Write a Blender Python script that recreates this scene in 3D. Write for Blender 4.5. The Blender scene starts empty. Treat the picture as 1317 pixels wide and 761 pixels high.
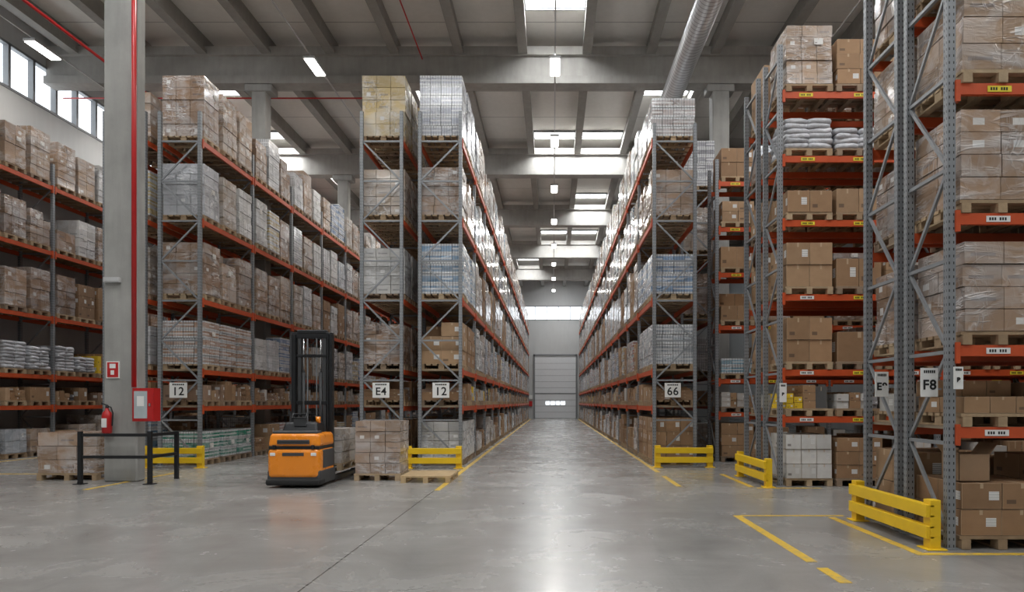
import bpy, bmesh, math, random
import numpy as np
from mathutils import Vector, Matrix
R = random.Random(11)
S = bpy.context.scene
COLL = S.collection
LS = .6   # overall lamp power scale

# ------------------------------------------------------------------ materials
class NT:
    def __init__(s, name):
        s.m = bpy.data.materials.new(name); s.m.use_nodes = True
        s.t = s.m.node_tree; s.b = s.t.nodes['Principled BSDF']
    def n(s, ty, **kw):
        x = s.t.nodes.new(ty)
        for k, v in kw.items(): setattr(x, k, v)
        return x
    def l(s, a, b): s.t.links.new(a, b)
    def put(s, sock, v):
        if hasattr(v, 'is_linked') or isinstance(v, bpy.types.NodeSocket): s.l(v, sock)
        else: sock.default_value = v
    def math(s, op, a, b=0.0, c=0.0, clamp=False):
        x = s.n('ShaderNodeMath', operation=op, use_clamp=clamp)
        s.put(x.inputs[0], a); s.put(x.inputs[1], b); s.put(x.inputs[2], c)
        return x.outputs[0]
    def mix(s, f, a, b, mode='MIX'):
        x = s.n('ShaderNodeMix', data_type='RGBA', blend_type=mode)
        s.put(x.inputs[0], f)
        for i, v in ((6, a), (7, b)):
            if isinstance(v, tuple) and len(v) == 3: v = (*v, 1)
            s.put(x.inputs[i], v)
        return x.outputs[2]
    def coord(s, which='Object', scale=(1, 1, 1), rot=(0, 0, 0)):
        tc = s.n('ShaderNodeTexCoord'); mp = s.n('ShaderNodeMapping')
        mp.inputs['Scale'].default_value = scale; mp.inputs['Rotation'].default_value = rot
        s.l(tc.outputs[which], mp.inputs[0]); return mp.outputs[0]
    def noise(s, vec, scale, detail=3, rough=.55, dist=0):
        x = s.n('ShaderNodeTexNoise'); s.l(vec, x.inputs['Vector'])
        x.inputs['Scale'].default_value = scale; x.inputs['Detail'].default_value = detail
        x.inputs['Roughness'].default_value = rough; x.inputs['Distortion'].default_value = dist
        return x.outputs[0]
    def ridge(s, vec, scale, detail, lo, hi, dist=.6):
        n = s.noise(vec, scale, detail, .6, dist)
        r = s.math('SUBTRACT', 1.0, s.math('ABSOLUTE', s.math('MULTIPLY_ADD', n, 2.0, -1.0)))
        return s.rng(r, lo, hi, 0, 1)
    def rng(s, v, a, b, c, d):
        x = s.n('ShaderNodeMapRange'); s.put(x.inputs[0], v)
        for i, q in enumerate((a, b, c, d)): x.inputs[i+1].default_value = q
        return x.outputs[0]
    def sep(s, vec):
        x = s.n('ShaderNodeSeparateXYZ'); s.l(vec, x.inputs[0]); return x.outputs
    def bump(s, h, strength=.2, dist=.02):
        x = s.n('ShaderNodeBump'); x.inputs['Strength'].default_value = strength
        x.inputs['Distance'].default_value = dist; s.l(h, x.inputs['Height'])
        s.l(x.outputs[0], s.b.inputs['Normal'])
    def band(s, v, lo, hi):
        return s.math('MULTIPLY', s.math('GREATER_THAN', v, lo), s.math('LESS_THAN', v, hi))

def simple(name, col, rough=.5, metal=0, var=.12, nscale=6, bump=0, coat=0):
    M = NT(name); c = M.coord('Object')
    n = M.noise(c, nscale, 4)
    dark = tuple(x*(1-var*1.6) for x in col); lite = tuple(min(1, x*(1+var)) for x in col)
    M.put(M.b.inputs['Base Color'], M.mix(n, dark, lite))
    M.put(M.b.inputs['Roughness'], M.rng(n, 0, 1, max(0, rough-.1), min(1, rough+.1)))
    M.b.inputs['Metallic'].default_value = metal
    M.b.inputs['Coat Weight'].default_value = coat
    if bump: M.bump(n, bump)
    return M.m

def emis(name, col, st):
    M = NT(name)
    M.b.inputs['Base Color'].default_value = (*col, 1)
    M.b.inputs['Emission Color'].default_value = (*col, 1)
    M.b.inputs['Emission Strength'].default_value = st
    return M.m

def mat_card():
    M = NT('cardboard'); at = M.n('ShaderNodeAttribute', attribute_name='Col')
    uv = M.n('ShaderNodeTexCoord').outputs['UV']; u, v, _ = M.sep(uv)
    nz = M.sep(M.n('ShaderNodeNewGeometry').outputs['True Normal'])[2]
    top = M.math('GREATER_THAN', M.math('ABSOLUTE', nz), .5)
    a = at.outputs['Alpha']
    n = M.noise(M.coord('Object', (1, 1, 1)), 5, 4)
    base = M.mix(M.rng(n, .25, .75, 0, .45), at.outputs['Color'], M.mix(1.0, at.outputs['Color'], (.6, .55, .5), 'MULTIPLY'))
    tape = M.math('MULTIPLY', M.band(u, .46, .54), M.math('MAXIMUM', top, M.math('GREATER_THAN', v, .8)))
    base = M.mix(M.math('MULTIPLY', tape, .7), base, (.55, .42, .28))
    edge = M.math('MAXIMUM', M.math('GREATER_THAN', M.math('ABSOLUTE', M.math('SUBTRACT', u, .5)), .487), M.math('GREATER_THAN', M.math('ABSOLUTE', M.math('SUBTRACT', v, .5)), .485))
    base = M.mix(M.math('MULTIPLY', edge, .35), base, (.55, .4, .27))
    lu = M.math('ADD', .5, M.math('MULTIPLY', a, .18))
    lab = M.math('MULTIPLY', M.band(M.math('SUBTRACT', u, lu), 0, .26), M.band(v, .34, .68))
    side = M.math('SUBTRACT', 1.0, top)
    lab = M.math('MULTIPLY', M.math('MULTIPLY', lab, side), M.math('GREATER_THAN', a, .5))
    line = M.math('GREATER_THAN', M.math('FRACT', M.math('MULTIPLY', v, 17)), .55)
    lc = M.mix(M.math('MULTIPLY', line, .6), (.85, .85, .83), (.08, .08, .08))
    base = M.mix(lab, base, lc)
    pr = M.math('MULTIPLY', M.math('MULTIPLY', M.band(u, .1, .34), M.band(v, .2, .36)), M.math('MULTIPLY', side, M.band(a, .2, .6)))
    base = M.mix(M.math('MULTIPLY', pr, .65), base, (.06, .04, .03))
    M.put(M.b.inputs['Base Color'], base); M.b.inputs['Roughness'].default_value = .72
    M.bump(n, .15, .01)
    return M.m

def film(M, base, amt):
    """stretch-film look: milky veil, crease highlights painted into the colour and glossy wrinkles"""
    v1 = M.noise(M.coord('Object', (1.0, 1.0, 1.8), (.3, .25, 0)), 1.5, 3, .55, 1.0)
    r1 = M.ridge(M.coord('Object', (.8, .8, 3.6), (.2, .18, .1)), 2.0, 3, .9, 1.0, .7)
    r2 = M.ridge(M.coord('Object', (2.2, 2.2, .9), (-.4, .35, 0)), 1.9, 3, .93, 1.0, .6)
    f = M.math('MULTIPLY', M.rng(v1, .42, .72, .03, .5), amt)
    c = M.mix(f, base, (.6, .62, .65))
    cr = M.math('MAXIMUM', M.math('MULTIPLY', r1, .8), M.math('MULTIPLY', r2, .6))
    msk = M.rng(M.noise(M.coord('Object'), 1.3, 2), .45, .62, .1, 1)
    cr = M.math('MULTIPLY', cr, msk)
    c = M.mix(M.math('MULTIPLY', cr, .6), c, (.84, .85, .88))  # film highlights along the creases, painted as pale streaks in the base colour
    M.put(M.b.inputs['Base Color'], c)
    M.put(M.b.inputs['Roughness'], M.rng(v1, .3, .7, .16, .4))
    M.b.inputs['Coat Weight'].default_value = .5; M.b.inputs['Coat Roughness'].default_value = .12
    M.bump(M.math('ADD', M.math('MULTIPLY', cr, .6), v1), .7, .04)

def mat_wrap():
    M = NT('film_wrapped_cardboard'); at = M.n('ShaderNodeAttribute', attribute_name='Col')
    uv = M.n('ShaderNodeTexCoord').outputs['UV']; u, v, _ = M.sep(uv)
    nz = M.sep(M.n('ShaderNodeNewGeometry').outputs['True Normal'])[2]
    side = M.math('LESS_THAN', M.math('ABSOLUTE', nz), .5)
    a = at.outputs['Alpha']
    lab = M.math('MULTIPLY', M.math('MULTIPLY', M.band(u, .3, .6), M.band(v, .3, .62)), M.math('MULTIPLY', side, M.math('GREATER_THAN', a, .78)))
    pr = M.math('MULTIPLY', M.math('MULTIPLY', M.band(u, .15, .8), M.band(v, .35, .5)), M.math('MULTIPLY', side, M.math('LESS_THAN', a, .25)))
    base = M.mix(M.math('MULTIPLY', lab, .8), at.outputs['Color'], (.78, .78, .76))
    base = M.mix(M.math('MULTIPLY', pr, .5), base, (.07, .07, .09))
    film(M, base, 1.0)
    return M.m

def mat_packs():
    M = NT('film_wrapped_packs'); at = M.n('ShaderNodeAttribute', attribute_name='Col')
    uv = M.n('ShaderNodeTexCoord').outputs['UV']; u, v, _ = M.sep(uv)
    st = M.math('ABSOLUTE', M.math('SUBTRACT', M.math('FRACT', M.math('MULTIPLY', u, 4)), .5))
    base = M.mix(M.band(v, .2, .8), (.62, .63, .64), at.outputs['Color'])
    base = M.mix(M.rng(st, .32, .5, 0, .85), base, (.07, .07, .08))
    w = M.math('MULTIPLY', M.band(v, .42, .6), M.math('GREATER_THAN', at.outputs['Alpha'], .35))
    base = M.mix(M.math('MULTIPLY', w, .7), base, (.75, .75, .75))
    film(M, base, .7)
    return M.m

def mat_attr(name, rough=.4, bump=.3, nscale=7):
    M = NT(name); at = M.n('ShaderNodeAttribute', attribute_name='Col')
    n = M.noise(M.coord('Object'), nscale, 4)
    M.put(M.b.inputs['Base Color'], M.mix(M.rng(n, .3, .75, 0, .5), at.outputs['Color'], M.mix(1.0, at.outputs['Color'], (.5, .5, .5), 'MULTIPLY')))
    M.b.inputs['Roughness'].default_value = rough; M.bump(n, bump, .03)
    return M.m

def mat_upright():
    M = NT('perforated_galvanised_steel')
    uv = M.n('ShaderNodeTexCoord').outputs['UV']; u = M.sep(uv)[0]
    c = M.coord('Object'); z = M.sep(c)[2]
    nz = M.sep(M.n('ShaderNodeNewGeometry').outputs['True Normal'])[2]
    side = M.math('LESS_THAN', M.math('ABSOLUTE', nz), .5)
    fz = M.math('FRACT', M.math('MULTIPLY', z, 1/.075))
    h = M.math('MULTIPLY', M.band(fz, .3, .68), M.math('ADD', M.band(u, .17, .3), M.band(u, .7, .83)))
    h = M.math('MULTIPLY', h, side)
    n = M.noise(c, 3, 4)
    M.put(M.b.inputs['Base Color'], M.mix(h, M.mix(n, (.19, .205, .22), (.33, .345, .36)), (.02, .02, .02)))
    M.b.inputs['Metallic'].default_value = .3; M.b.inputs['Roughness'].default_value = .45
    return M.m

def mat_concrete(name, c1, c2, sc=1.2, rough=.8, panels=0):
    M = NT(name); c = M.coord('Object')
    n = M.noise(c, sc, 6, .6); n2 = M.noise(M.coord('Object', (3, 3, .35)), 2.2, 4)
    f = M.math('MULTIPLY_ADD', n, .65, M.math('MULTIPLY', n2, .35))
    base = M.mix(M.rng(f, .3, .7, 0, 1), c1, c2)
    if panels:
        y = M.sep(c)[1]
        fr = M.math('LESS_THAN', M.math('FRACT', M.math('MULTIPLY', y, 1/panels)), .015)
        base = M.mix(M.math('MULTIPLY', fr, .6), base, (.08, .08, .08))
    M.put(M.b.inputs['Base Color'], base)
    M.b.inputs['Roughness'].default_value = rough
    M.bump(M.noise(c, 30, 3), .1, .01)
    return M.m

def mat_floor():
    M = NT('polished_concrete_floor'); c = M.coord('Object'); x, y, z = M.sep(c)
    n1 = M.noise(c, .22, 4, .55, .4); n2 = M.noise(c, 1.0, 6, .6, .7); n3 = M.noise(c, 45, 3, .6)
    st = M.noise(M.coord('Object', (.3, 1.8, 1), (0, 0, .35)), 1.0, 4, .6, .5)
    f = M.math('MULTIPLY_ADD', n1, .4, M.math('MULTIPLY_ADD', n2, .35, M.math('MULTIPLY', st, .25)))
    base = M.mix(M.rng(f, .36, .64, 0, 1), (.215, .21, .20), (.35, .345, .33))
    base = M.mix(M.rng(n3, .35, .65, 0, .14), base, (.17, .165, .155))
    st2 = M.noise(M.coord('Object', (2.6, .2, 1), (0, 0, -.5)), .9, 4, .65, .8)
    base = M.mix(M.rng(st2, .58, .78, 0, .28), base, (.12, .12, .118))
    jx = M.math('LESS_THAN', M.math('ABSOLUTE', M.math('SUBTRACT', M.math('FRACT', M.math('MULTIPLY', M.math('ADD', x, 2.15+6), 1/12)), .5)), .0007)
    jy = M.math('LESS_THAN', M.math('ABSOLUTE', M.math('SUBTRACT', M.math('FRACT', M.math('MULTIPLY', M.math('ADD', y, 4.9), 1/12)), .5)), .0006)
    j = M.math('MAXIMUM', jx, jy)
    base = M.mix(M.math('MULTIPLY', j, .85), base, (.04, .04, .038))
    M.put(M.b.inputs['Base Color'], base)
    M.put(M.b.inputs['Roughness'], M.rng(n2, .3, .7, .2, .31))
    M.b.inputs['Specular IOR Level'].default_value = .8
    M.bump(n2, .03, .02)
    return M.m

def mat_duct():
    M = NT('spiral_duct_steel'); c = M.coord('Object'); x, y, z = M.sep(c)
    w = M.math('FRACT', M.math('MULTIPLY', M.math('ADD', y, M.math('MULTIPLY', x, .15)), 1/.16))
    rib = M.band(w, 0, .15)
    M.put(M.b.inputs['Base Color'], M.mix(rib, (.6, .61, .62), (.25, .25, .26)))
    M.b.inputs['Metallic'].default_value = .6; M.b.inputs['Roughness'].default_value = .35
    M.bump(rib, .6, .02)
    return M.m

CARD = mat_card(); WRAP = mat_wrap(); PACK = mat_packs()
WOOD = mat_attr('pallet_wood', .8, .3, 9); SACK = mat_attr('woven_sack_plastic', .38, .9, 9)
LOADM = [CARD, WRAP, WOOD, PACK, SACK]
UPR = mat_upright()
STEEL = simple('galvanised_steel', (.28, .295, .31), .45, .3)
ORANGE = simple('orange_beam_paint', (.56, .082, .02), .45, 0, .12)
DECK = simple('deck_board', (.28, .22, .15), .7, 0, .2)
YEL = simple('safety_yellow_paint', (.86, .56, .015), .4, 0, .1, 3)
LABY = simple('yellow_label', (.8, .66, .04), .5)
LABW = simple('white_label', (.8, .8, .78), .5, 0, .03)
INK = simple('black_ink', (.012, .012, .012), .5)
RED = simple('red_paint', (.5, .018, .018), .35)
BLACK = simple('black_metal', (.02, .021, .023), .4, .3)
RUB = simple('rubber', (.015, .015, .015), .75)
DGREY = simple('dark_grey_plastic', (.055, .057, .06), .5)
FORK = simple('orange_truck_paint', (.88, .27, .012), .28, 0, .05, 2, 0, .5)
CONC = mat_concrete('column_concrete', (.26, .26, .245), (.40, .395, .375))
GIRD = mat_concrete('girder_concrete', (.28, .27, .25), (.41, .4, .375))
CEIL = mat_concrete('ceiling_panel', (.64, .62, .58), (.76, .74, .70), .5, .8, 2.4)
RIB = mat_concrete('rib_concrete', (.24, .23, .21), (.33, .32, .295))
WALL = mat_concrete('wall_panel', (.45, .46, .46), (.52, .53, .53), .3, .7)
DOORM = simple('door_panel_paint', (.68, .70, .72), .4, 0, .04)
FRAME = simple('frame_grey', (.22, .23, .24), .5)
WIN = emis('daylight_window_pane', (.88, .94, 1.0), 2.2)
SKY = emis('skylight_pane', (.94, .97, 1.0), 3)
LED = emis('led_diffuser', (1, .98, .94), 9)
FLOOR = mat_floor(); DUCT = mat_duct()
GLASS = simple('cabinet_glass', (.45, .5, .52), .1)
GREY = simple('light_grey_paint', (.5, .5, .5), .5)
CHROME = simple('steel_bright', (.6, .6, .6), .25, .9)

# ------------------------------------------------------------------ mesh buffer
SG = np.array([[-1,-1,-1],[1,-1,-1],[1,1,-1],[-1,1,-1],[-1,-1,1],[1,-1,1],[1,1,1],[-1,1,1]], float)*.5
FC = np.array([[0,1,5,4],[1,2,6,5],[2,3,7,6],[3,0,4,7],[4,5,6,7],[3,2,1,0]])
class Buf:
    def __init__(s): s.b = []; s.hx = []; s.g = []
    def box(s, c, d, col=(.5,.5,.5), mat=0, rz=0., a=None):
        s.b.append((c[0], c[1], c[2], d[0], d[1], d[2], rz, col[0], col[1], col[2], R.random() if a is None else a, mat))
    def bb(s, x0, x1, y0, y1, z0, z1, mat=0, col=(.5,.5,.5)):
        s.box(((x0+x1)/2, (y0+y1)/2, (z0+z1)/2), (x1-x0, y1-y0, z1-z0), col, mat)
    def strut(s, p, q, w, t, mat=0, side=(1,0,0)):
        p = np.array(p, float); q = np.array(q, float); d = q-p; d /= np.linalg.norm(d)
        sd = np.array(side, float); o = np.cross(d, sd); o /= np.linalg.norm(o); sd = np.cross(o, d)
        k = [p+sd*t*a+o*w*b for a, b in ((-.5,-.5),(.5,-.5),(.5,.5),(-.5,.5))]
        k += [q+sd*t*a+o*w*b for a, b in ((-.5,-.5),(.5,-.5),(.5,.5),(-.5,.5))]
        s.hx.append((np.array(k), mat))
    def sack(s, c, d, col, rz=0, mat=4):
        nu, nv = 14, 7; V = []; p1, p2 = R.uniform(0, 6), R.uniform(0, 6)
        for j in range(nv):
            ph = -math.pi/2 + math.pi*j/(nv-1)
            for i in range(nu):
                th = 2*math.pi*i/nu
                f = lambda q, e: math.copysign(abs(q)**e, q)
                cx = f(math.cos(ph), .4)*(1+.05*math.sin(3*th+p1))
                x = cx*f(math.cos(th), .4)*d[0]/2; y = cx*f(math.sin(th), .4)*d[1]/2
                zz = f(math.sin(ph), .7)*d[2]/2 + d[2]*.12*math.sin(x*17+p1)*math.cos(y*13+p2)
                V.append((c[0]+x*math.cos(rz)-y*math.sin(rz), c[1]+x*math.sin(rz)+y*math.cos(rz), c[2]+zz))
        F = [(j*nu+i, j*nu+(i+1)%nu, (j+1)*nu+(i+1)%nu, (j+1)*nu+i) for j in range(nv-1) for i in range(nu)]
        s.g.append((np.array(V), np.array(F), col, mat))
    def build(s, name, parent, mats):
        Vs, Fs, Cs, Ms = [], [], [], []; off = 0
        if s.b:
            A = np.array(s.b); n = len(A)
            P = SG[None]*A[:, None, 3:6]
            cr = np.cos(A[:, 6])[:, None]; sr = np.sin(A[:, 6])[:, None]
            X = P[..., 0]*cr - P[..., 1]*sr; Y = P[..., 0]*sr + P[..., 1]*cr
            P = np.stack([X, Y, P[..., 2]], -1) + A[:, None, 0:3]
            Vs.append(P.reshape(-1, 3)); Fs.append((FC[None] + (np.arange(n)*8)[:, None, None]).reshape(-1, 4))
            Cs.append(np.repeat(A[:, 7:11], 8, 0)); Ms.append(np.repeat(A[:, 11], 6)); off = n*8
        for k, m in s.hx:
            Vs.append(k); Fs.append(FC+off); Cs.append(np.full((8, 4), .5)); Ms.append(np.full(6, m)); off += 8
        for V, F, c, m in s.g:
            Vs.append(V); Fs.append(F+off); Cs.append(np.tile([*c, .5], (len(V), 1))); Ms.append(np.full(len(F), m)); off += len(V)
        V = np.concatenate(Vs); F = np.concatenate(Fs); C = np.concatenate(Cs); M = np.concatenate(Ms).astype(np.int32)
        me = bpy.data.meshes.new(name); me.vertices.add(len(V)); me.vertices.foreach_set('co', V.astype(np.float32).ravel())
        me.loops.add(F.size); me.loops.foreach_set('vertex_index', F.astype(np.int32).ravel())
        me.polygons.add(len(F)); me.polygons.foreach_set('loop_start', np.arange(0, F.size, 4, dtype=np.int32))
        me.polygons.foreach_set('material_index', M)
        uv = me.uv_layers.new(name='UVMap'); uv.data.foreach_set('uv', np.tile(np.array([0,0,1,0,1,1,0,1], np.float32), len(F)))
        ca = me.color_attributes.new('Col', 'FLOAT_COLOR', 'POINT'); ca.data.foreach_set('color', C.astype(np.float32).ravel())
        for m in mats: me.materials.append(m)
        ns = len(F) - sum(len(F_) for _, F_, _, _ in s.g)
        sm = np.zeros(len(F), dtype=bool); sm[ns:] = True
        me.polygons.foreach_set('use_smooth', sm)
        me.update(calc_edges=True)
        o = bpy.data.objects.new(name, me); COLL.objects.link(o)
        if parent: o.parent = parent
        return o

def empty(name, loc=(0,0,0), rz=0):
    e = bpy.data.objects.new(name, None); e.location = loc; e.rotation_euler = (0, 0, rz)
    e.empty_display_size = .3; COLL.objects.link(e); return e

def jit(c, a):
    k = 1+R.uniform(-a, a); return tuple(min(.95, max(.01, x*k)) for x in c)
BR = [(.37,.225,.12), (.32,.19,.10), (.41,.265,.15), (.28,.17,.095)]
WBR = [(.27,.17,.105), (.34,.225,.145), (.23,.145,.09), (.38,.26,.17)]
WLT = [(.5,.49,.47), (.6,.59,.57), (.38,.30,.23), (.44,.48,.53), (.33,.26,.2)]
WD = [(.42,.30,.18), (.36,.25,.15), (.47,.35,.22), (.3,.22,.15)]
MIXC = [(.42,.26,.14), (.8,.55,.03), (.6,.6,.58), (.12,.12,.13), (.5,.33,.2), (.66,.66,.64), (.35,.2,.1), (.5,.5,.48)]
PKC = [(.16,.25,.42), (.45,.45,.46), (.1,.22,.34), (.42,.14,.1), (.55,.42,.16), (.6,.6,.62), (.3,.3,.33)]

def pallet(B, x, y, z, w, d, full=True, col=None):
    c = col or R.choice(WD)
    for k in (-1, 0, 1):
        B.box((x+k*(w/2-.06), y, z+.011), (.1, d, .022), jit(c, .1), 2)
        if full:
            for q in (-1, 0, 1): B.box((x+k*(w/2-.06), y+q*(d/2-.07), z+.064), (.1, .14, .084), jit(c, .1), 2)
        else: B.box((x+k*(w/2-.06), y, z+.064), (.09, d, .084), jit(c, .1), 2)
    n = 7 if full else 3
    for i in range(n):
        yy = y-d/2+(i+.5)*d/n
        B.box((x, yy, z+.126), (w, d/n*(.72 if full else .9), .036), jit(c, .12), 2)
    return .144

def load(B, x, y, z, kind, h, w=.82, d=1.08, full=True, grid=None, col=None, seq=None):
    p = pallet(B, x, y, z, w, d, full); z0 = z+p; hh = h-p
    w2, d2 = w-.03, d-.03
    ex = R.uniform(-.012, .012)
    if kind == 'sacks':
        n = max(1, int(hh/.1))
        for k in range(n):
            for i in (-.5, .5):
                for j in (-1, 0, 1):
                    B.sack((x+i*w2*.5+R.uniform(-.03,.03), y+j*d2*.32, z0+.055+k*.095), (w2*.56, d2*.36, .135), jit(col or (.5,.51,.54), .25), R.uniform(-.12,.12))
        return
    if kind == 'brown': g = grid or (2, R.choice((2, 3)), max(1, round(hh/R.uniform(.3, .42)))); mat = 0; c = col or R.choice(BR)
    elif kind == 'wrap': g = grid or (R.choice((2, 3)), 3, max(2, round(hh/R.uniform(.2, .32)))); mat = 1; c = col or R.choice(WBR)
    elif kind == 'light': g = grid or (R.choice((2, 3)), 3, max(2, round(hh/R.uniform(.2, .3)))); mat = 1; c = col or R.choice(WLT)
    elif kind == 'packs': g = grid or (3, 4, max(2, round(hh/.24))); mat = 3; c = col or R.choice(PKC)
    elif kind in ('loose', 'mixed'):
        xx = x-w2/2; si = 0
        while xx < x+w2/2-.08:
            bw = min(R.uniform(.16, .42) if kind == 'loose' else R.uniform(.12, .26), x+w2/2-xx); t = hh*R.uniform(.5, 1); bz = z0; nl = R.choice((1, 2, 2, 3))
            cc = R.choice(BR+BR+[(.55,.53,.5), (.35,.33,.31), (.3,.2,.14), (.62,.6,.58)] if kind == 'loose' else MIXC)
            if seq: cc = seq[si % len(seq)]; si += 1
            for k in range(nl):
                for q in (-1, 1): B.box((xx+bw/2, y+q*d2*.25+R.uniform(-.02,.02), bz+t/nl/2), (bw-.015, d2*.46, t/nl-.006), jit(cc, .12), 0, R.uniform(-.04,.04))
                bz += t/nl
            xx += bw
        return
    nx, ny, nz = g; bw, bd, bh = w2/nx, d2/ny, hh/nz
    for k in range(nz):
        part = (k == nz-1 and R.random() < .25 and kind in ('brown', 'wrap'))
        sx, sy = (R.uniform(-.012, .012), R.uniform(-.012, .012))
        for i in range(nx):
            for j in range(ny):
                if 0 < i < nx-1 and 0 < j < ny-1 and k < nz-1: continue
                if part and R.random() < .35: continue
                gp = .009 if mat else .01
                B.box((x+ex+sx-w2/2+(i+.5)*bw, y+sy-d2/2+(j+.5)*bd, z0+(k+.5)*bh),
                      (bw-gp, bd-gp, bh-gp), jit(c, .2 if mat else .14), mat, R.uniform(-.015, .015))
    if mat and R.random() < .5:
        lx = x+R.uniform(-.2, .2)*w2; lz = z0+hh*R.uniform(.45, .8)
        B.box((lx, y-d2/2-.016, lz), (.17, .003, .12), (.8, .8, .78), 0, 0, .3)

# ------------------------------------------------------------------ racks
def rack(loc, rz, nb, bl, dep, levels, H, picks, over=None, flip=False, labels=False, decks=(1, 2), shrink=None, cellw=.82, gh=1.25):
    """local x along rack, y depth, front faces -y"""
    E = empty('pallet_rack', loc, rz)
    U = Buf(); O = Buf(); L = Buf(); T = Buf()
    for i in range(nb+1):
        X = i*bl
        for yy in (.05, dep-.05):
            U.bb(X-.045, X+.045, yy-.04, yy+.04, 0, H, 0)
            T.bb(X-.09, X+.09, yy-.07, yy+.07, 0, .012, 0)
        zz = .15; k = 0
        T.bb(X-.02, X+.02, .05, dep-.05, .13, .17, 0)
        while zz+1.0 < H:
            a, b = (.09, dep-.09) if k % 2 == 0 else (dep-.09, .09)
            T.strut((X, a, zz+.04), (X, b, zz+.98), .04, .03, 0)
            T.bb(X-.02, X+.02, .05, dep-.05, zz+.98, zz+1.02, 0)
            zz += 1.0; k += 1
    for i in range(nb):
        for li, lz in enumerate(levels):
            if lz == 0: continue
            for yy in (.03, dep-.03):
                O.bb(i*bl+.05, (i+1)*bl-.05, yy-.025, yy+.025, lz-.12, lz, 0)
            for s_ in (i*bl+.06, (i+1)*bl-.06):
                O.bb(s_-.025, s_+.025, -.015, .05, lz-.2, lz+.03, 0)
            if li in decks: O.bb(i*bl+.06, (i+1)*bl-.06, .06, dep-.06, lz-.03, lz+.002, 1)
            if labels:
                for q in range(3):
                    lx = i*bl+(q+.5)*bl/3+R.uniform(-.03, .03); m = 2 if lz > 4 or q == 1 else 3
                    O.bb(lx-.13, lx+.13, -.002, .004, lz-.095, lz-.03, m)
                    for g_ in range(7):
                        if g_ != 3: O.bb(lx-.1+g_*.028, lx-.082+g_*.028, -.004, 0, lz-.078, lz-.047, 4)
    for i in range(nb):
        bi = nb-1-i if flip else i           # bay counted from the end near the front of the hall
        for li, lz in enumerate(levels):
            nxt = levels[li+1] if li+1 < len(levels) else lz+1.9
            for q in range(3):
                qi = 2-q if flip else q
                kind, h, kw = None, None, {}
                o = (over or {}).get((bi, li, qi))
                if o == 'none': continue
                if o: kind, h = o[0], o[1]; kw = o[2] if len(o) > 2 else {}
                else:
                    kinds, (h0, h1) = picks[li]
                    kind = R.choice(kinds)
                    if kind == 'none': continue
                    h = R.uniform(h0, h1)
                h = min(h, nxt-lz-.22)
                cx = i*bl+.07+(q+.5)*(bl-.14)/3
                d = dep+.04; cy = dep/2
                if shrink and shrink(bi, qi): d = .55; cy = .28
                load(L, cx, cy, lz+.004, kind, h, cellw+R.uniform(-.03, .02), d-R.uniform(0, .05), bi < 3, **kw)
    U.build('uprights', E, [UPR]); T.build('bracing', E, [STEEL])
    O.build('beams', E, [ORANGE, DECK, LABY, LABW, INK]); L.build('pallet_loads', E, LOADM)
    return E

LV = [0, 1.5, 2.42, 4.2, 6.2, 8.2]
PK = {0: (['brown', 'brown', 'loose', 'wrap', 'packs', 'light'], (.6, 1.2)),
      1: (['loose', 'loose', 'brown', 'mixed'], (.45, .68)),
      2: (['wrap', 'light', 'packs', 'packs', 'brown', 'packs'], (1.0, 1.4)),
      3: (['wrap', 'wrap', 'light', 'light', 'packs', 'brown'], (1.25, 1.6)),
      4: (['light', 'wrap', 'light', 'packs', 'packs'], (1.2, 1.55)),
      5: (['light', 'wrap', 'wrap', 'wrap', 'packs'], (1.2, 1.65))}
hp = math.pi/2
# left wall row
PA = dict(PK); PA[2] = (['wrap', 'brown', 'sacks', 'mixed'], (.6, 1.1)); PA[3] = (['wrap', 'wrap', 'brown'], (1.2, 1.5)); PA[4] = (['light', 'wrap', 'packs'], (1.0, 1.35)); PA[5] = (['wrap', 'wrap', 'wrap', 'light'], (1.25, 1.6))
rack((-15.3, 12, 0), hp, 17, 3.0, 1.1, LV, 8.9, PA, None)
# row behind left row
rack((-11.3, 65.2, 0), -hp, 16, 3.0, 1.1, LV, 8.9, PK, None, flip=True)
# left row with its front frame
ov = {}
for q in range(3):
    ov[(0,5,q)] = ('wrap', 1.68-.05*q, {'col': WBR[0] if q < 1 else WBR[3]}); ov[(0,4,q)] = ('light', 1.42, {}); ov[(0,3,q)] = ('wrap', 1.45, {})
    ov[(0,2,q)] = ('packs', 1.25, {'col': (.42, .25, .16)}); ov[(0,0,q)] = ('packs', .85, {'col': (.01, .24, .15)})
ov[(0,4,0)] = ('light', 1.45, {'col': (.42,.43,.46)})
rack((-8.82, 17.2, 0), hp, 16, 3.0, 1.1, LV, 8.9, PK, ov, shrink=lambda b, q: b % 3 == 1 and q == 2)
# double row left of the aisle
ov = {}
for q in range(3):
    ov[(0,5,q)] = ('wrap', 1.72, {'col': (.5,.38,.18)}); ov[(0,4,q)] = ('light', 1.3, {'col': WLT[2]}); ov[(0,3,q)] = ('light', 1.3, {'col': WLT[0]})
    ov[(0,2,q)] = ('wrap', 1.15, {}); ov[(0,0,q)] = ('brown', 1.1, {})
rack((-4.85, 65.2, 0), -hp, 16, 3.0, 1.1, LV, 8.9, PK, ov, flip=True)
ov = {}
for q in range(3):
    ov[(0,5,q)] = ('packs', 1.68, {'col': (.36,.38,.45)}); ov[(0,4,q)] = ('wrap', 1.35, {}); ov[(0,3,q)] = ('packs', 1.42, {'col': (.2,.32,.46)})
    ov[(0,2,q)] = ('brown', 1.2, {}); ov[(0,0,q)] = ('light', 1.1, {'col': WLT[0]})
rack((-2.27, 17.2, 0), hp, 16, 3.0, 1.12, LV, 8.9, PK, ov)
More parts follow.
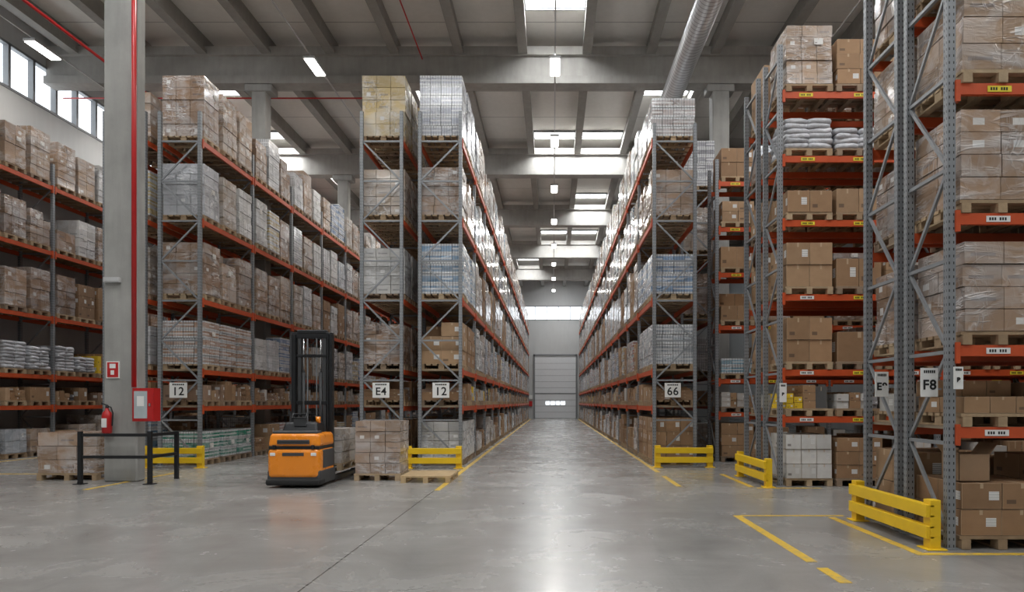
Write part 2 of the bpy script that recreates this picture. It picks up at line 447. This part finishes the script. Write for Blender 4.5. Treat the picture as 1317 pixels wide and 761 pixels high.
# row right of the aisle
ov = {}
for q in range(3):
    ov[(0,5,q)] = ('packs', 1.1, {'col': (.36,.3,.28)}); ov[(0,4,q)] = ('wrap', 1.3, {}); ov[(0,3,q)] = ('packs', 1.15, {'col': (.2,.32,.5)})
    ov[(0,2,q)] = ('packs', 1.15, {'col': (.38,.42,.46)}); ov[(0,0,q)] = ('brown', 1.2, {})
rack((2.5, 65.2, 0), -hp, 16, 3.0, 1.12, LV, 8.6, PK, ov, flip=True)
rack((5.05, 21.2, 0), hp, 14, 3.0, 1.1, LV, 8.6, PK, None)

LR = [0, 1.33, 2.22, 3.65, 5.06, 6.28, 7.5]
PR = {0: (['brown', 'brown', 'loose'], (.75, 1.05)), 1: (['loose', 'mixed'], (.4, .6)), 2: (['brown', 'brown', 'wrap'], (.75, 1.0)),
      3: (['brown', 'brown', 'wrap'], (.7, 1.0)), 4: (['brown', 'wrap', 'brown'], (.5, .8)), 5: (['light', 'sacks', 'brown', 'wrap'], (.5, .8)), 6: (['wrap', 'brown', 'light'], (.8, 1.3))}
YL = (.85, .58, .02); WH = (.66, .66, .64)
ov1 = {(0,6,0): ('wrap', 1.26, {'grid': (3,3,5)}), (0,6,1): ('brown', 1.0, {'grid': (2,3,3)}),
       (0,5,0): ('sacks', .8, {}), (0,5,1): ('sacks', .62, {}), (0,4,0): ('brown', .56, {'grid': (2,3,1), 'col': BR[0]}), (0,4,1): ('brown', .6, {'grid': (2,2,1), 'col': BR[2]}),
       (0,3,0): ('brown', .98, {'grid': (2,2,2), 'col': BR[2]}), (0,3,1): ('brown', .68, {'grid': (2,2,1), 'col': BR[0]}),
       (0,2,0): ('brown', .98, {'grid': (2,2,2), 'col': BR[0]}), (0,2,1): ('brown', .72, {'grid': (1,1,1), 'col': BR[1]}),
       (0,1,0): ('mixed', .6, {'seq': [YL, YL, BR[0], (.1,.1,.1), WH, BR[2]]}), (0,1,1): ('mixed', .5, {'seq': [WH, BR[1], WH, (.3,.3,.32)]}),
       (0,0,0): ('brown', .98, {'grid': (3,3,3), 'col': WH}), (0,0,1): ('brown', .92, {'grid': (2,3,3), 'col': BR[1]})}
rack((4.33, 13.0, 0), 0, 4, 3.0, .98, LR, 8.4, PR, ov1, labels=True, decks=(1,), cellw=.9)
rack((16.33, 15.35, 0), math.pi, 4, 3.0, .98, LR, 8.4, PR, None, flip=True, decks=(1,), cellw=.9)
ov2 = {(0,5,0): ('brown', .7, {}), (0,6,0): ('brown', .9, {}), (0,2,0): ('packs', .55, {'col': (.2,.38,.48)}), (0,4,0): ('brown', .7), (0,3,0): ('brown', .9)}
rack((4.4, 18.3, 0), 0, 3, 3.0, .98, LR, 8.1, PR, ov2, labels=True, decks=(1,), cellw=.9)
P0 = dict(PR)
for k in (2, 3, 4, 5, 6): P0[k] = (['wrap'], (.95, 1.15))
ov0 = {(0,4,0): ('wrap', 1.0, {'grid': (2,2,3), 'col': WBR[3]}), (0,3,0): ('wrap', 1.13, {'grid': (2,2,4), 'col': WBR[1]}), (0,2,0): ('wrap', 1.12, {'grid': (2,2,4), 'col': WBR[1]}),
       (0,1,0): ('brown', .52, {'grid': (3,2,2), 'col': BR[0]}), (0,1,1): ('brown', .5, {'grid': (2,2,1)}), (0,0,0): ('brown', .72, {'grid': (2,2,2), 'col': BR[1]}), (0,0,1): ('brown', 1.0, {'grid': (2,2,3), 'col': BR[1]}), (0,0,2): ('brown', 1.0, {})}
rack((4.33, 7.42, 0), 0, 4, 3.0, .95, LR, 8.4, P0, ov0, labels=True, decks=(1,), cellw=.9)
rack((16.33, 9.45, 0), math.pi, 4, 3.0, .95, LR, 8.4, P0, None, flip=True, decks=(1,), cellw=.9)

# ------------------------------------------------------------------ room shell
def slab(name, x0, x1, y0, y1, z0, z1, mat, parent=None):
    B = Buf(); B.bb(x0, x1, y0, y1, z0, z1); return B.build(name, parent, [mat])
XL, XR, YB, YF, ZC = -16.7, 17.2, -8.0, 67.4, 13.6
slab('floor', XL-.3, XR+.3, YB-.3, YF+.3, -.2, 0, FLOOR)
slab('ceiling', XL-.3, XR+.3, YB-.3, YF+.3, ZC, ZC+.2, CEIL)
slab('wall_right', XR, XR+.3, YB, YF, 0, ZC, WALL)
slab('wall_front', XL, XR, YB-.3, YB, 0, ZC, WALL)
B = Buf()
B.bb(XL-.3, XL, YB, YF, 0, 11.25); B.bb(XL-.3, XL, YB, YF, 12.6, ZC)
B.build('wall_left', None, [WALL])
B = Buf()
B.bb(XL-.2, XL-.15, YB, YF, 11.25, 12.6, 0)
y = YB
while y < YF: B.bb(XL-.15, XL+.03, y-.05, y+.05, 11.25, 12.6, 1); y += 1.0
B.bb(XL-.15, XL+.03, YB, YF, 11.2, 11.28, 1); B.bb(XL-.15, XL+.03, YB, YF, 12.55, 12.63, 1)
B.build('window_1', None, [WIN, FRAME])
B = Buf(); B.bb(XL, XR, YF, YF+.3, 0, 9.7); B.bb(XL, XR, YF, YF+.3, 11.05, ZC); B.build('wall_back', None, [WALL])
B = Buf(); B.bb(XL, XR, YF+.15, YF+.2, 9.7, 11.05, 0)
x = XL
while x < XR: B.bb(x-.04, x+.04, YF-.03, YF+.15, 9.7, 11.05, 1); x += 1.15
B.bb(XL, XR, YF-.03, YF+.15, 9.66, 9.74, 1); B.bb(XL, XR, YF-.03, YF+.15, 11.0, 11.08, 1)
B.build('window_2', None, [WIN, FRAME])
# sectional door at the end of the aisle
B = Buf(); dx0, dx1 = -1.75, 2.25; z = .02
while z < 6.1:
    B.bb(dx0, dx1, YF-.1, YF-.04, z+.012, min(6.15, z+.6)-.012, 0); z += .6
B.bb(dx0, dx1, YF-.05, YF-.03, 0, 6.15, 1)
for a in (dx0-.14, dx1): B.bb(a, a+.14, YF-.16, YF-.01, 0, 6.3, 1)
B.bb(dx0-.14, dx1+.14, YF-.16, YF-.01, 6.15, 6.32, 1)
for k in range(4): B.bb(-.7+k*.5, -.3+k*.5, YF-.12, YF-.09, 1.35, 1.68, 2)
B.bb(dx0, dx1, YF-.13, YF-.09, 2.42, 2.5, 1)
B.build('door_1', None, [DOORM, FRAME, WIN])
B = Buf(); B.bb(-2.4, -2.02, YF-.14, YF-.01, 1.2, 1.7, 0); B.bb(-2.4, -2.02, YF-.1, YF-.01, 1.9, 2.3, 1); B.build('fire_equipment_box', None, [RED, LABW])

# roof ribs, girders, columns
B = Buf()
x = -.98-2.1*8
while x < XR:
    if x > XL: B.bb(x-.07, x+.07, YB, YF, 13.1, 13.62); B.bb(x-.15, x+.15, YB, YF, 13.0, 13.12)
    x += 2.1
B.build('ceiling_ribs', None, [RIB])
gy = [13.9, 22.7, 31.7, 40.7, 49.7, 58.7, 4.7, -4.3]
for yy in gy:
    B = Buf(); B.bb(XL, XR, yy-.16, yy+.16, 12.2, 13.1); B.bb(XL, XR, yy-.28, yy+.28, 12.05, 12.3); B.bb(XL, XR, yy-.3, yy+.3, 12.98, 13.25)
    B.build('roof_girder', None, [GIRD])
def column(x, y, w, d, zt=12.05, corbel=False):
    B = Buf(); B.bb(x-w/2, x+w/2, y-d/2, y+d/2, 0, zt)
    if corbel: B.bb(x-.45, x+.45, y-.27, y+.27, 11.8, zt-.005)
    o = B.build('concrete_column', None, [CONC])
    bm = o.modifiers.new('b', 'BEVEL'); bm.width = .025; bm.segments = 1
    return o
for yy in gy:
    if yy in (22.7, 31.7, 40.7, 49.7, 58.7):
        column(-9.67, yy, .46, .46, corbel=True); column(5.52, yy, .55, .5, corbel=True)
COLX0, COLX1, COLY = -9.03, -8.36, 13.75
column((COLX0+COLX1)/2, COLY+.15, COLX1-COLX0, .3)

# skylights + their lights, with unseen foreground panels added to light the rack fronts
def area(name, loc, sx, sy, power, col, rot=(0,0,0), parent=None):
    L = bpy.data.lights.new(name, 'AREA'); L.shape = 'RECTANGLE'; L.size = sx; L.size_y = sy; L.energy = power*LS; L.color = col
    o = bpy.data.objects.new(name, L); o.location = loc; o.rotation_euler = rot; COLL.objects.link(o)
    if parent: o.parent = parent
    return o
cells = lambda i: -.98+2.1*i+1.05
sk = [(20.4, 0), (26.2, -2), (26.2, -6), (30.6, 0), (30.6, 1), (26.2, 2), (30.6, -6), (35.6, -2), (39.6, 1), (48, 0), (48, 1), (44, -2), (53, 1), (57, -1), (63, 0), (62, 1),
      (17, 4), (10.5, 4), (10.5, 0), (10.5, -4), (16.5, -5), (2, 0), (2, 4), (2, -4), (8, 6), (-3, 0), (-3, 4), (-3, -4), (35, -5), (45, -5), (55, -5), (16, 2), (2, 6), (8, 2), (8, -2)]
for yy, i in sk:
    P = empty('skylight', (cells(i), yy, ZC-.03))
    s = .75 if yy > 15 else 1.6  # out-of-view panels are larger, added for light from behind the camera
    B = Buf(); B.bb(-.9, .9, -s/2, s/2, -.0, .02, 0)
    for a in (-.93, .9): B.bb(a, a+.05, -s/2-.03, s/2+.03, -.06, .025, 1)
    for a in (-s/2-.03, s/2): B.bb(-.93, .95, a, a+.05, -.06, .025, 1)
    B.build('pane', P, [SKY, FRAME])
    area('daylight', (0, 0, -.03), 1.75, s-.05, 330, (.97, .985, 1.0), parent=P)
# LED high-bay lamps; unseen ones over the foreground are added as fill
for X0, ys in ((.07, [3, 9, 15, 21, 27, 33, 39, 45, 51, 57, 63]), (-7.3, [3, 9, 15, 21, 27, 33, 39, 45, 51, 57]), (-14.9, [8, 14, 20, 26, 32]), (-13.3, [38, 46]), (8, [3, 9, 15, 21]), (13.2, [5, 11, 17])):
    E = empty('conduit_run', (X0, 0, 12.0)); B = Buf(); B.bb(-.02, .02, min(ys)-2, max(ys)+2, 0.02, .05); B.build('tray', E, [GREY])
    for yy in ys:
        P = empty('led_highbay_lamp', (X0, yy, 11.85)); B = Buf()
        B.bb(-.17, .17, -.55, .55, .03, .1, 0); B.bb(-.14, .14, -.52, .52, .0, .03, 1); B.bb(-.02, .02, -.02, .02, .1, .168, 0)
        B.build('housing', P, [GREY, LED])
        area('lamp_light', (0, 0, -.02), .26, 1.0, 110, (1, .955, .895), parent=P)

# ducts and pipes
def cyl(name, p, q, r, mat, parent=None, seg=20, smooth=True):
    p = Vector(p); q = Vector(q); d = q-p
    bm = bmesh.new(); bmesh.ops.create_cone(bm, cap_ends=True, segments=seg, radius1=r, radius2=r, depth=d.length)
    M = Matrix.Translation((p+q)/2) @ d.to_track_quat('Z', 'Y').to_matrix().to_4x4()
    bm.transform(M); me = bpy.data.meshes.new(name); bm.to_mesh(me); bm.free()
    if smooth:
        for f in me.polygons: f.use_smooth = len(f.vertices) == 4
    me.materials.append(mat); o = bpy.data.objects.new(name, me); COLL.objects.link(o)
    if parent: o.parent = parent
    return o
cyl('ventilation_duct', (3.85, YB, 11.5), (3.85, YF, 11.5), .33, DUCT, seg=32)
cyl('sprinkler_pipe', (-12.9, YB, 11.4), (-12.9, YF, 11.4), .04, RED)
cyl('sprinkler_pipe', (XL+.1, 23.2, 11.9), (-5.9, 23.2, 11.9), .025, RED)
cyl('sprinkler_pipe', (-4.3, 12, 12.9), (-4.3, YF, 12.9), .02, RED)

# column fittings
cyl('fire_riser_pipe', (COLX1-.02, COLY-.06, 1.9), (COLX1-.02, COLY-.06, 12.5), .045, RED)
E = empty('fire_hose_cabinet', (COLX1+.02, COLY-.06, 1.22)); B = Buf()
B.bb(0, .42, -.12, .12, 0, .66, 0); B.bb(.04, .3, -.135, -.12, .06, .6, 1); B.bb(.02, .4, -.128, -.119, .02, .64, 0); B.bb(.34, .37, -.15, -.12, .3, .36, 2)
B.bb(.1, .24, -.138, -.134, .3, .5, 3)
B.build('box', E, [RED, GLASS, CHROME, LABW])
E = empty('fire_safety_sign', (-8.83, COLY-.01, 2.08)); B = Buf()
B.bb(-.13, .13, -.012, .008, 0, .34, 0); B.bb(-.11, .11, -.016, -.01, .02, .32, 1); B.bb(-.06, .06, -.02, -.014, .2, .29, 0); B.bb(-.04, .03, -.02, -.014, .07, .16, 0)
B.build('plate', E, [LABW, RED])
E = empty('wall_sensor_box', (-8.83, COLY-.01, 4.0)); B = Buf(); B.bb(-.16, .16, -.06, .01, 0, .1, 0); B.bb(-.14, .14, -.07, -.055, .02, .07, 0); B.build('box', E, [GREY])

def lathe(name, prof, loc, mat, parent, seg=20):
    bm = bmesh.new(); rings = []
    for r, z in prof: rings.append([bm.verts.new((r*math.cos(2*math.pi*i/seg), r*math.sin(2*math.pi*i/seg), z)) for i in range(seg)])
    for a, b in zip(rings, rings[1:]):
        for i in range(seg): bm.faces.new((a[i], a[(i+1)%seg], b[(i+1)%seg], b[i]))
    bm.faces.new(rings[0][::-1]); bm.faces.new(rings[-1])
    me = bpy.data.meshes.new(name); bm.to_mesh(me); bm.free()
    for f in me.polygons: f.use_smooth = True
    me.materials.append(mat); o = bpy.data.objects.new(name, me); o.location = loc; COLL.objects.link(o); o.parent = parent; return o
def tube(name, pts, r, mat, parent=None):
    c = bpy.data.curves.new(name, 'CURVE'); c.dimensions = '3D'; c.bevel_depth = r; c.bevel_resolution = 3
    s = c.splines.new('POLY'); s.points.add(len(pts)-1)
    for i, p in enumerate(pts): s.points[i].co = (*p, 1)
    c.materials.append(mat); o = bpy.data.objects.new(name, c); COLL.objects.link(o)
    if parent: o.parent = parent
    return o
E = empty('fire_extinguisher', (-8.88, COLY-.12, .98))
lathe('cylinder_body', [(.07, 0), (.09, .02), (.092, .34), (.08, .41), (.035, .46), (.03, .5)], (0, 0, 0), RED, E)
lathe('valve', [(.022, .48), (.03, .5), (.03, .55), (.015, .57)], (0, 0, 0), BLACK, E, 12)
tube('hose', [(0, 0, .54), (.09, -.02, .52), (.13, -.02, .4), (.12, -.03, .15)], .013, BLACK, E)
tube('handle', [(0, 0, .56), (-.1, 0, .6)], .012, BLACK, E)
B = Buf(); B.bb(-.05, .05, -.098, -.088, .12, .3, 0); B.bb(-.04, .04, .08, .115, .25, .32, 1); B.build('label_and_bracket', E, [LABW, BLACK])

# railing near the column
E = empty('safety_railing', (0, 13.35, 0)); B = Buf()
for x in (-9.22, -7.86):
    B.bb(x-.035, x+.035, -.035, .035, 0, 1.03); B.bb(x-.09, x+.09, -.09, .09, 0, .015)
B.bb(-7.885, -7.835, 0, .95, .93, .99)
B.bb(-7.9, -7.83, .92, .99, 0, .98)
for z in (.93, .5): B.bb(-9.22, -7.86, -.025, .025, z, z+.06)
B.bb(-7.885, -7.835, 0, .95, .5, .56)
B.build('frame', E, [BLACK])

def barrier(loc, length, rz):
    E = empty('rack_guard_barrier', loc, rz); B = Buf()
    for x in (.07, length-.07):
        B.bb(x-.07, x+.07, -.06, .06, 0, .54); B.bb(x-.12, x+.12, -.11, .11, 0, .015)
    for z in (.12, .35):
        B.bb(.0, length, -.1, -.06, z, z+.14); B.bb(.0, length, -.06, -.01, z+.11, z+.14); B.bb(.0, length, -.06, -.01, z, z+.03)
    o = B.build('rails', E, [YEL]); m = o.modifiers.new('b', 'BEVEL'); m.width = .01; m.segments = 2; m.limit_method = 'ANGLE'
barrier((-9.95, 16.65, 0), 1.45, 0); barrier((-3.55, 16.55, 0), 1.35, 0); barrier((2.5, 16.8, 0), 1.42, 0)
barrier((4.05, 14.85, 0), 2.05, -hp); barrier((4.14, 9.35, 0), 1.95, -hp)

# floor markings
B = Buf()
def fl(x0, x1, y0, y1): B.bb(x0, x1, y0, y1, .0, .004)
fl(-2.15, -2.05, 12.4, 65); fl(2.35, 2.45, 13, 14.8); fl(2.35, 2.45, 15.6, 65)
fl(2.54, 2.65, 6.85, 9.65); fl(2.54, 2.65, 6.05, 6.6); fl(2.65, 4.1, 9.6, 9.68)
fl(3.82, 3.92, 7.25, 9.5); fl(3.82, 8.5, 7.16, 7.25); fl(3.7, 3.8, 12.9, 15.2); fl(3.8, 5, 12.7, 12.78)
fl(-8.6, -8.5, 12.5, 15.6); fl(-14, -10.7, 15.2, 15.3); fl(-4.7, -4.0, 15.9, 16); fl(-14.9,-14.8,14,60)
FM = NT('worn_yellow_line'); n = FM.noise(FM.coord('Object'), 9, 5, .7)
FM.put(FM.b.inputs['Base Color'], FM.mix(FM.rng(n, .48, .68, 0, .75), (.68, .44, .04), (.3, .28, .2))); FM.b.inputs['Roughness'].default_value = .4
B.build('floor_marking_lines', None, [FM.m])

# row signs
def sign(txt, cx, y, z, w, h, size, arm=0, sub=True):
    E = empty('row_number_sign', (cx, y, z)); B = Buf(); B.bb(-w/2, w/2, -.006, .006, -h/2, h/2, 0)
    if sub:
        for g_ in range(6): B.bb(-w*.33+g_*w*.115, -w*.33+g_*w*.115+w*.085, -.008, -.005, h*.32, h*.42, 1)
    B.bb(-w*.03, w*.03, 0, .05, -h*.3, h*.3, 2)
    if arm: B.bb(0, arm, .005, .025, h*.2, h*.26, 2); B.bb(0, arm, .005, .025, -h*.26, -h*.2, 2)
    B.build('plate', E, [LABW, INK, STEEL])
    c = bpy.data.curves.new('digits', 'FONT'); c.body = txt; c.size = size; c.align_x = 'CENTER'; c.align_y = 'CENTER'; c.extrude = .001; c.offset = .004; c.space_character = 1.08
    c.materials.append(INK); o = bpy.data.objects.new('digits', c); o.rotation_euler = (hp, 0, 0); o.location = (0, -.009, -h*.1); o.parent = E; COLL.objects.link(o)
sign('12', -9.37, 17.12, 1.9, .44, .38, .29); sign('E4', -4.3, 17.12, 1.9, .42, .38, .27); sign('12', -2.8, 17.12, 1.9, .42, .38, .29); sign('66', 3.0, 17.12, 1.9, .4, .36, .28)
sign('E9', 4.22, 8.78, 1.83, .17, .32, .13, arm=.1); sign('F8', 4.18, 7.6, 1.82, .19, .32, .15, arm=.14)
sign('B', 4.35, 7.34, 1.86, .1, .24, .07); sign('B', 4.34, 12.9, 1.78, .13, .36, .09)

# ------------------------------------------------------------------ free pallets in front
def free(name, x, y, kind, h, w, d, **kw):
    E = empty(name, (x, y, 0)); B = Buf(); load(B, 0, 0, 0, kind, h, w, d, True, **kw); B.build('boxes_on_pallet', E, LOADM)
free('wrapped_pallet_of_boxes', -3.58, 14.35, 'wrap', 1.22, .95, .85, grid=(3, 3, 5), col=(.34, .24, .17))
free('cardboard_boxes_on_pallet', -9.95, 14.5, 'wrap', .98, 1.25, 1.0, grid=(3, 3, 3), col=(.36, .23, .14))
E = empty('empty_wooden_pallet', (-2.52, 14.1, 0)); B = Buf(); pallet(B, 0, 0, 0, 1.0, 1.15, True, (.55, .4, .22)); B.build('boards', E, LOADM)
# open-flap box inside nearest rack
E = empty('open_cardboard_box', (4.63, 7.68, .73)); B = Buf(); c = BR[1]
for (a, b, d_, e) in ((-.17, .17, -.17, -.165), (-.17, .17, .165, .17), (-.17, -.165, -.17, .17), (.165, .17, -.17, .17)): B.bb(a, b, d_, e, 0, .3, 0, c)
B.bb(-.17, .17, -.17, .17, 0, .006, 0, c)
for sx in (-1, 1):
    B.strut((sx*.17, 0, .3), (sx*.26, 0, .42), .005, .33, 0, (0, 1, 0))
B.hx = [(k, 0) for k, _ in B.hx]
B.build('carton', E, [simple('open_carton', (.3, .19, .11), .75)])

# ------------------------------------------------------------------ stacker truck
E = empty('stacker_forklift', (-4.83, 12.72, 0))
def part(name, x0, x1, y0, y1, z0, z1, mat, bev=.01, seg=3, taper=None):
    B = Buf(); B.bb(x0, x1, y0, y1, z0, z1); o = B.build(name, E, [mat])
    if taper:
        for v in o.data.vertices:
            if v.co.z > (z0+z1)/2:
                v.co.x *= taper[0]; 
                if v.co.y < (y0+y1)/2: v.co.y += taper[1]
    if bev:
        m = o.modifiers.new('b', 'BEVEL'); m.width = bev; m.segments = seg
        for f in o.data.polygons: f.use_smooth = True
        o.modifiers.new('w', 'WEIGHTED_NORMAL')
    return o
part('chassis', -.5, .5, .02, .95, .05, .34, DGREY, .05)
part('rear_body', -.49, .49, 0, .9, .17, .74, FORK, .09, 5)
part('seam', -.47, .47, .03, .88, .72, .78, BLACK, .01)
part('hood', -.49, .49, .02, .9, .76, 1.02, FORK, .07, 5, (.95, .05))
part('hood_vent', -.3, .3, -.005, .03, .82, .9, DGREY, .01)
part('hood_vent_slat', -.28, .28, -.01, .0, .855, .865, BLACK, 0)
part('side_panel', .475, .5, .2, .8, .36, .7, DGREY, .01)
part('rear_badge', -.2, .2, -.008, .01, .6, .66, DGREY, .004)
part('bumper', -.51, .51, -.03, .3, .05, .17, RUB, .04)
for s in (-1, 1):
    part('rear_lamp', s*.38-.05, s*.38+.05, -.012, .02, .6, .66, LABW, .01)
    part('hood_latch', s*.36-.03, s*.36+.03, .0, .04, .72, .8, BLACK, .01)
part('console', -.36, .36, .3, .8, .97, 1.22, BLACK, .05, 3, (.85, .1))
part('display', -.12, .12, .34, .36, 1.14, 1.3, DGREY, .01)
part('battery_cover', -.42, .42, .1, .35, 1.0, 1.06, DGREY, .02)
tube('tiller', [(0, .5, 1.2), (0, .4, 1.36), (-.13, .36, 1.38), (-.13, .3, 1.3), (.13, .3, 1.3), (.13, .36, 1.38), (0, .4, 1.36)], .018, BLACK, E)
cyl('beacon', (.28, .55, 1.2), (.28, .55, 1.32), .045, FORK, E)
for s in (-1, 1):
    part('outer_mast', s*.36-.05, s*.36+.05, .98, 1.12, .08, 2.96, BLACK, .006, 1)
    part('mast_flange', s*.33-.015, s*.33+.015, .94, 1.16, .08, 2.96, BLACK, .004, 1)
    part('inner_mast', s*.25-.035, s*.25+.035, 1.0, 1.1, .2, 3.03, DGREY, .005, 1)
    cyl('lift_cylinder', (s*.17, 1.02, .3), (s*.17, 1.02, 2.2), .035, DGREY, E)
    cyl('piston_rod', (s*.17, 1.02, 2.2), (s*.17, 1.02, 2.95), .018, CHROME, E)
    part('lift_chain', s*.09-.012, s*.09+.012, 1.0, 1.02, .5, 2.9, STEEL, 0)
    part('support_leg', s*.42-.07, s*.42+.07, .9, 2.6, .04, .13, BLACK, .02)
    part('fork', s*.2-.08, s*.2+.08, 1.2, 2.55, .145, .19, BLACK, .01)
    cyl('load_wheel', (s*.42-.06, 2.45, .075), (s*.42+.06, 2.45, .075), .075, RUB, E)
    cyl('drive_wheel', (s*.32-.07, .45, .11), (s*.32+.07, .45, .11), .11, RUB, E)
for z, hh in ((2.88, .12), (2.5, .06), (1.55, .08), (.9, .08)): part('mast_crossbar', -.4, .4, .99, 1.13, z, z+hh, BLACK, .008, 1)
part('mast_head', -.3, .3, .98, 1.12, 2.97, 3.05, BLACK, .02)
part('carriage', -.36, .36, 1.14, 1.2, .15, .75, BLACK, .01)
for i in range(6): part('backrest_bar', -.33+i*.13, -.31+i*.13, 1.15, 1.18, .7, 1.35, BLACK, 0)
part('backrest_top', -.36, .36, 1.14, 1.18, 1.33, 1.37, BLACK, .005)
for i in range(12):
    part('guard_mesh_bar', -.21+i*.038, -.205+i*.038, .965, .97, 1.0, 2.9, BLACK, 0)
B = Buf(); load(B, .02, 1.95, .195, 'light', .85, .95, 1.2, True, grid=(3, 4, 3), col=(.48, .42, .36)); B.build('carried_load', E, LOADM)

# ------------------------------------------------------------------ world + camera
W = bpy.data.worlds.new('World'); S.world = W; W.use_nodes = True
W.node_tree.nodes['Background'].inputs[0].default_value = (.7, .8, .9, 1); W.node_tree.nodes['Background'].inputs[1].default_value = 1
cam = bpy.data.cameras.new('camera'); cam.lens = 880/1317*36; cam.sensor_width = 36
cam.shift_x = -52.5/1317; cam.shift_y = 136.5/1317; cam.clip_end = 200
co = bpy.data.objects.new('camera', cam); co.location = (0, 0, 1.6); co.rotation_euler = (hp, 0, 0); COLL.objects.link(co)
S.camera = co
S.view_settings.view_transform = 'Standard'
S.view_settings.look = 'None'
